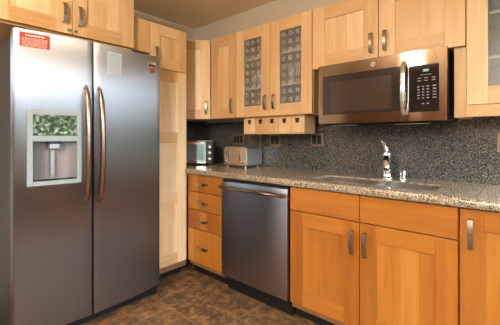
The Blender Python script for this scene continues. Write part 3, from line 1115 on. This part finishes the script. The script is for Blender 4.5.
for fx in (0.03, ow - .04):
    for fy in (0.03, od - .03):
        bm = new(); lathe(bm, [(0.012, 0.0), (0.012, 0.0185)], (fx, fy, 0), 'z', 12); obj('foot', bm, M_BLACK, t)

# ------------------------------------------------------------------ refrigerator
RX, RY = -2.09, 0.436
RW = 0.912
t = thing('refrigerator', 'stainless steel side-by-side refrigerator with ice dispenser and curved doors', 'refrigerator', (RX, RY, 0), LR)
SPL = 0.402
RZ0, RZ1 = 0.082, 1.795


def bulge(x):
    return -0.045 * (1 - ((x - RW / 2) / (RW / 2)) ** 2)


def fridge_door(x0, x1, name, hole=None):
    r_ = 0.012
    xs = [x0, x0 + r_ * .3, x0 + r_]
    zs = [RZ0, RZ1]
    nx = 14
    xs += [x0 + r_ + (x1 - x0 - 2 * r_) * k / nx for k in range(1, nx)]
    xs += [x1 - r_, x1 - r_ * .3, x1]
    if hole:
        xs += [hole[0], hole[1]]
        zs += [hole[2], hole[3]]
    xs = sorted(set(xs)); zs = sorted(set(zs))
    def fy(x):
        y = bulge(x)
        e_ = min(x - x0, x1 - x)
        if e_ < r_:
            q = (r_ - e_) / r_
            y += r_ * (1 - math.sqrt(max(0, 1 - q * q)))
        return y
    bm = new()
    F = [[bm.verts.new((x, fy(x), z)) for z in zs] for x in xs]
    B = [[bm.verts.new((x, 0.062, z)) for z in zs] for x in xs]
    for i in range(len(xs) - 1):
        for j in range(len(zs) - 1):
            inh = hole and hole[0] - 1e-6 <= xs[i] and xs[i + 1] <= hole[1] + 1e-6 and hole[2] - 1e-6 <= zs[j] and zs[j + 1] <= hole[3] + 1e-6
            if not inh:
                bm.faces.new((F[i][j], F[i + 1][j], F[i + 1][j + 1], F[i][j + 1]))
            bm.faces.new((B[i][j], B[i][j + 1], B[i + 1][j + 1], B[i + 1][j]))
    for i in range(len(xs) - 1):
        bm.faces.new((F[i][0], B[i][0], B[i + 1][0], F[i + 1][0]))
        bm.faces.new((F[i][-1], F[i + 1][-1], B[i + 1][-1], B[i][-1]))
    for j in range(len(zs) - 1):
        bm.faces.new((F[0][j], F[0][j + 1], B[0][j + 1], B[0][j]))
        bm.faces.new((F[-1][j], B[-1][j], B[-1][j + 1], F[-1][j + 1]))
    return obj(name, bm, M_STEEL_F, t, smooth=True, angle=40)


bm = new(); box(bm, 0.006, RW - .006, 0.074, 0.76, 0.03, 1.775); obj('body', bm, M_DARKBODY, t, 0.004)
bm = new(); box(bm, 0.012, RW - .012, 0.063, 0.0735, RZ0 + .01, RZ1 - .02); obj('gasket', bm, M_BLACK, t)
bm = new(); box(bm, 0.01, RW - .012, 0.02, 0.073, 0.012, 0.076); obj('base_grille', bm, M_TOE, t, 0.004)
for fx in (0.05, RW - .05):
    bm = new(); lathe(bm, [(0.022, 0.0), (0.022, 0.03)], (fx, 0.12, 0), 'z', 14); obj('foot', bm, M_BLACK, t)
for fx in (0.05, RW - .05):
    bm = new(); box(bm, fx - .03, fx + .03, 0.02, 0.12, RZ1 + .001, RZ1 + .014); obj('hinge_cover', bm, M_DARKBODY, t, 0.004)
DX0, DX1, DZ0, DZ1 = 0.058, 0.332, 0.921, 1.352
fd = fridge_door(0.0, SPL - .0035, 'freezer_door', (DX0 + .012, DX1 - .012, DZ0 + .012, DZ1 - .012))
rd = fridge_door(SPL + .0035, RW, 'fridge_door')


def slope(bm):
    ya, yb = bulge(DX0), bulge(DX1)
    for v in bm.verts:
        v.co.y += ya + (yb - ya) * (v.co.x - DX0) / (DX1 - DX0) - 0.002
    return bm


# dispenser parts
ix0, ix1 = DX0 + .026, DX1 - .026
iz0, iz1, iz2, iz3 = 0.946, 1.172, 1.204, 1.325
bm = new()
box(bm, DX0, ix0, -0.008, 0.004, DZ0, DZ1); box(bm, ix1, DX1, -0.008, 0.004, DZ0, DZ1)
box(bm, ix0, ix1, -0.008, 0.004, DZ0, iz0); box(bm, ix0, ix1, -0.010, 0.004, iz1, iz2); box(bm, ix0, ix1, -0.008, 0.004, iz3, DZ1)
bmesh.ops.remove_doubles(bm, verts=bm.verts[:], dist=1e-5)
dp = obj('dispenser_frame', slope(bm), M_GREYPL, fd, 0.002)
bm = new(); box(bm, ix0, ix1, -0.005, 0.003, iz2, iz3); slope(bm); obj('display_panel', bm, M_DISP, fd)
# concave recess shell
bm = new()
nseg = 12
fv, bv = [], []
for k in range(nseg + 1):
    s = k / nseg
    x = ix0 + (ix1 - ix0) * s
    y = 0.078 * math.sin(PI * s) ** 0.6
    fv.append(bm.verts.new((x, min(y, 0.078) - .001, iz0)))
    bv.append(bm.verts.new((x, min(y, 0.078) * .75 - .001, iz1)))
for k in range(nseg):
    bm.faces.new((fv[k], fv[k + 1], bv[k + 1], bv[k]))
bm.faces.new(fv); bm.faces.new(bv[::-1])
slope(bm)
obj('dispenser_recess', bm, M_RECESS, fd, smooth=True, angle=50)
bm = new(); box(bm, ix0 + .085, ix1 - .085, 0.006, 0.045, iz1 - .045, iz1 - .001); slope(bm); nz = obj('spout', bm, M_RECESS, fd, 0.004)
bm = new(); box(bm, ix0 + .078, ix1 - .078, 0.000, 0.05, iz1 - .014, iz1 - .0005); slope(bm); obj('spout_shroud', bm, M_BLACK, fd, 0.003)
bm = new(); box(bm, ix0 + .1, ix1 - .1, 0.046, 0.058, iz0 + .02, iz1 - .05); slope(bm); obj('paddle', bm, M_RECESS, fd, 0.003)
bm = new(); box(bm, ix0 + .006, ix1 - .006, -0.006, 0.03, iz0 + .0005, iz0 + .007); slope(bm); obj('drip_tray', bm, M_DARKBODY, fd, 0.002)


def fridge_handle(xc, door, side):
    bm = new()
    pts, rad = [], []
    n = 22
    for k in range(n + 1):
        s = k / n
        z = 0.785 + (1.515 - 0.785) * s
        b_ = math.sin(PI * s)
        out = 0.012 + 0.050 * (b_ ** 0.55 if b_ > 0 else 0)
        pts.append((xc + side * 0.004 * b_, bulge(xc) - out, z))
        rr = 0.020 * min(1, (0.35 + 6 * min(s, 1 - s)))
        rad.append(rr)
    tube(bm, pts, rad, 16, flat=0.85)
    o = obj('handle', bm, M_HANDLE, door, smooth=True, angle=60)
    for z in (0.80, 1.50):
        bm = new(); lathe(bm, [(0.010, 0.0), (0.010, -0.024)], (xc, bulge(xc) + .001, z), 'y', 12)
        obj('handle_mount', bm, M_HANDLE, door, smooth=True)


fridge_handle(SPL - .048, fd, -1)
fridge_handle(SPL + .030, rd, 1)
# maker's badge on the right door
bm = new(); box(bm, 0.800, 0.868, -0.004, -0.0003, 1.712, 1.752)
for v in bm.verts: v.co.y += bulge(v.co.x)
bd_ = obj('badge', bm, M_CHROME, rd, 0.0015)
bm = new(); box(bm, 0.804, 0.864, -0.0048, -0.0041, 1.716, 1.731)
for v in bm.verts: v.co.y += bulge(v.co.x)
obj('badge_band', bm, M_BLACK, rd)


# notices on the doors
def sheet(name, label, cat, x0, x1, z0, z1, m, lines, ink, cols=1):
    o = thing(name, label, cat, (RX, RY, 0), LR)
    nseg_ = 6
    bm = new()
    rows = []
    for yy in (-0.0018, -0.0004):
        rows.append([[bm.verts.new((x0 + (x1 - x0) * k / nseg_, bulge(x0 + (x1 - x0) * k / nseg_) + yy, z)) for z in (z0, z1)] for k in range(nseg_ + 1)])
    a, b = rows
    for k in range(nseg_):
        bm.faces.new((a[k][0], a[k + 1][0], a[k + 1][1], a[k][1])); bm.faces.new((b[k][0], b[k][1], b[k + 1][1], b[k + 1][0]))
        bm.faces.new((a[k][0], b[k][0], b[k + 1][0], a[k + 1][0])); bm.faces.new((a[k][1], a[k + 1][1], b[k + 1][1], b[k][1]))
    for k in (0, nseg_):
        bm.faces.new((a[k][0], a[k][1], b[k][1], b[k][0]))
    obj('sheet', bm, m, o)
    bm = new()
    for z, h_, l0, l1 in lines:
        x = l0
        while x < l1 - .004:
            w_ = min(random.uniform(.006, .016), l1 - x)
            box(bm, x, x + w_, -0.0024, -0.0019, z - h_ / 2, z + h_ / 2)
            x += w_ + .003
    for v in bm.verts:
        v.co.y += bulge(v.co.x)
    obj('print', bm, ink, o)
    return o


ln = [(1.763, .008, .052, .140)] + [(1.749 - k * .0062, .0022, .035 + (.006 if k % 3 == 0 else 0), .155) for k in range(8)]
sheet('notice', 'red printed notice stuck high on the freezer door', 'notice', 0.026, 0.166, 1.700, 1.778, M_RED, ln, M_WHITE)
ln = [(1.742, .004, .515, .56)] + [(1.728 - k * .0095, .0022, .500, .575) for k in range(12)]
sheet('notice', 'white printed paper sheet stuck high on the right fridge door', 'notice', 0.488, 0.588, 1.604, 1.757, M_PAPER, ln, M_INK)
t2 = bpy.data.objects.new('magnet', None)
bm = new()
lathe(bm, [(0.0185, 0.0), (0.0185, -0.006), (0.013, -0.009), (0.0, -0.010)], (0, 0, 0), 'y', 20)
mg = obj('magnet', bm, M_RED, smooth=True, loc=(RX - (bulge(0.83) - .0005), RY + 0.832, 1.686))
mg.rotation_euler = (0, 0, LR - math.atan(-0.16) * 0)
tag(mg, 'small round red magnet below the chrome fridge badge', 'magnet')


# ------------------------------------------------------------------ glasses and dishes seen through the cabinet doors
def cup(x, y, z, label, group, h=0.12, r=0.032):
    bm = new()
    lathe(bm, [(r * .8, 0.0), (r, h), (r - .003, h), (r * .8 - .003, 0.006), (0.0, 0.006)], (0, 0, 0), 'z', 16)
    o = obj('drinking_glass', bm, M_CUP, smooth=True, loc=(x, y, z))
    tag(o, label, 'glass', group)


g1 = 'glasses in the left glass cabinet'
cup(-1.815, 2.15, 1.617, 'leftmost drinking glass on the lower shelf behind the left etched door', g1, 0.13)
cup(-1.735, 2.12, 1.617, 'middle drinking glass on the lower shelf behind the left etched door', g1, 0.15)
cup(-1.655, 2.16, 1.617, 'rightmost drinking glass on the lower shelf behind the left etched door', g1, 0.12)
cup(-1.42, 2.14, 1.617, 'left drinking glass on the lower shelf behind the right etched door', g1, 0.13)
cup(-1.32, 2.16, 1.617, 'right drinking glass on the lower shelf behind the right etched door', g1, 0.14)

g2 = 'white dishes in the right glass cabinet'
def plates(x, y, z, n, r, place):
    ordn = {0: 'bottom', n - 1: 'top'}
    names = ['bottom', 'second from bottom', 'third from bottom', 'fourth from bottom', 'top']
    for k in range(n):
        bm = new()
        lathe(bm, [(r * .55, 0.0), (r * .6, 0.002), (r, 0.0135), (r, 0.0165), (r * .62, 0.006), (0.0, 0.005)], (0, 0, 0), 'z', 24)
        o = obj('plate', bm, M_CHINA, smooth=True, loc=(x, y, z + k * .0085))
        tag(o, 'white plate, %s of the stack %s' % (names[k] if k < n - 1 else 'top', place), 'plate', g2)


def bowl_dish(x, y, z, r, h, label):
    bm = new()
    lathe(bm, [(r * .5, 0.0), (r * .5, 0.008), (r * .85, h * .5), (r, h), (r - .004, h), (r * .8, h * .5), (r * .45, 0.012), (0.0, 0.01)], (0, 0, 0), 'z', 24)
    o = obj('bowl', bm, M_CHINA, smooth=True, loc=(x, y, z))
    tag(o, label, 'bowl', g2)


plates(-0.05, 2.165, 1.3845, 5, 0.115, 'on the bottom shelf of the right cabinet')
bowl_dish(-0.055, 2.16, 1.6165, 0.075, 0.075, 'white bowl on the middle shelf of the right glass cabinet')
bowl_dish(0.12, 2.16, 1.6165, 0.075, 0.075, 'white bowl beside another bowl on the right cabinet middle shelf')
bowl_dish(-0.05, 2.16, 1.8465, 0.09, 0.09, 'large white bowl on the top shelf of the right glass cabinet')


# ------------------------------------------------------------------ glowing globes added out of frame to light the room
for k, (lx, ly, lb) in enumerate(((-1.05, -0.4, 'smaller added glowing globe, unseen, lighting the room nearer the refrigerator'), (-0.2, -1.7, 'larger added glowing globe, unseen, lighting the room nearer the glazed opening'))):
    t = thing('added_globe_light', lb, 'lamp', (lx, ly, ZC), 0, 'added light globes')
    GR = (0.055, 0.185)[k]
    bm = new(); lathe(bm, [(0.06, 0.0), (0.06, -0.02), (0.012, -0.03), (0.012, -0.17)]); obj('stem', bm, M_NICKEL, t, smooth=True)
    bm = new(); lathe(bm, [(GR * math.sin(PI * q / 16), -0.17 - GR + GR * math.cos(PI * q / 16)) for q in range(17)]); obj('globe', bm, (M_GLOBE2, M_GLOBE)[k], t, smooth=True, angle=180)
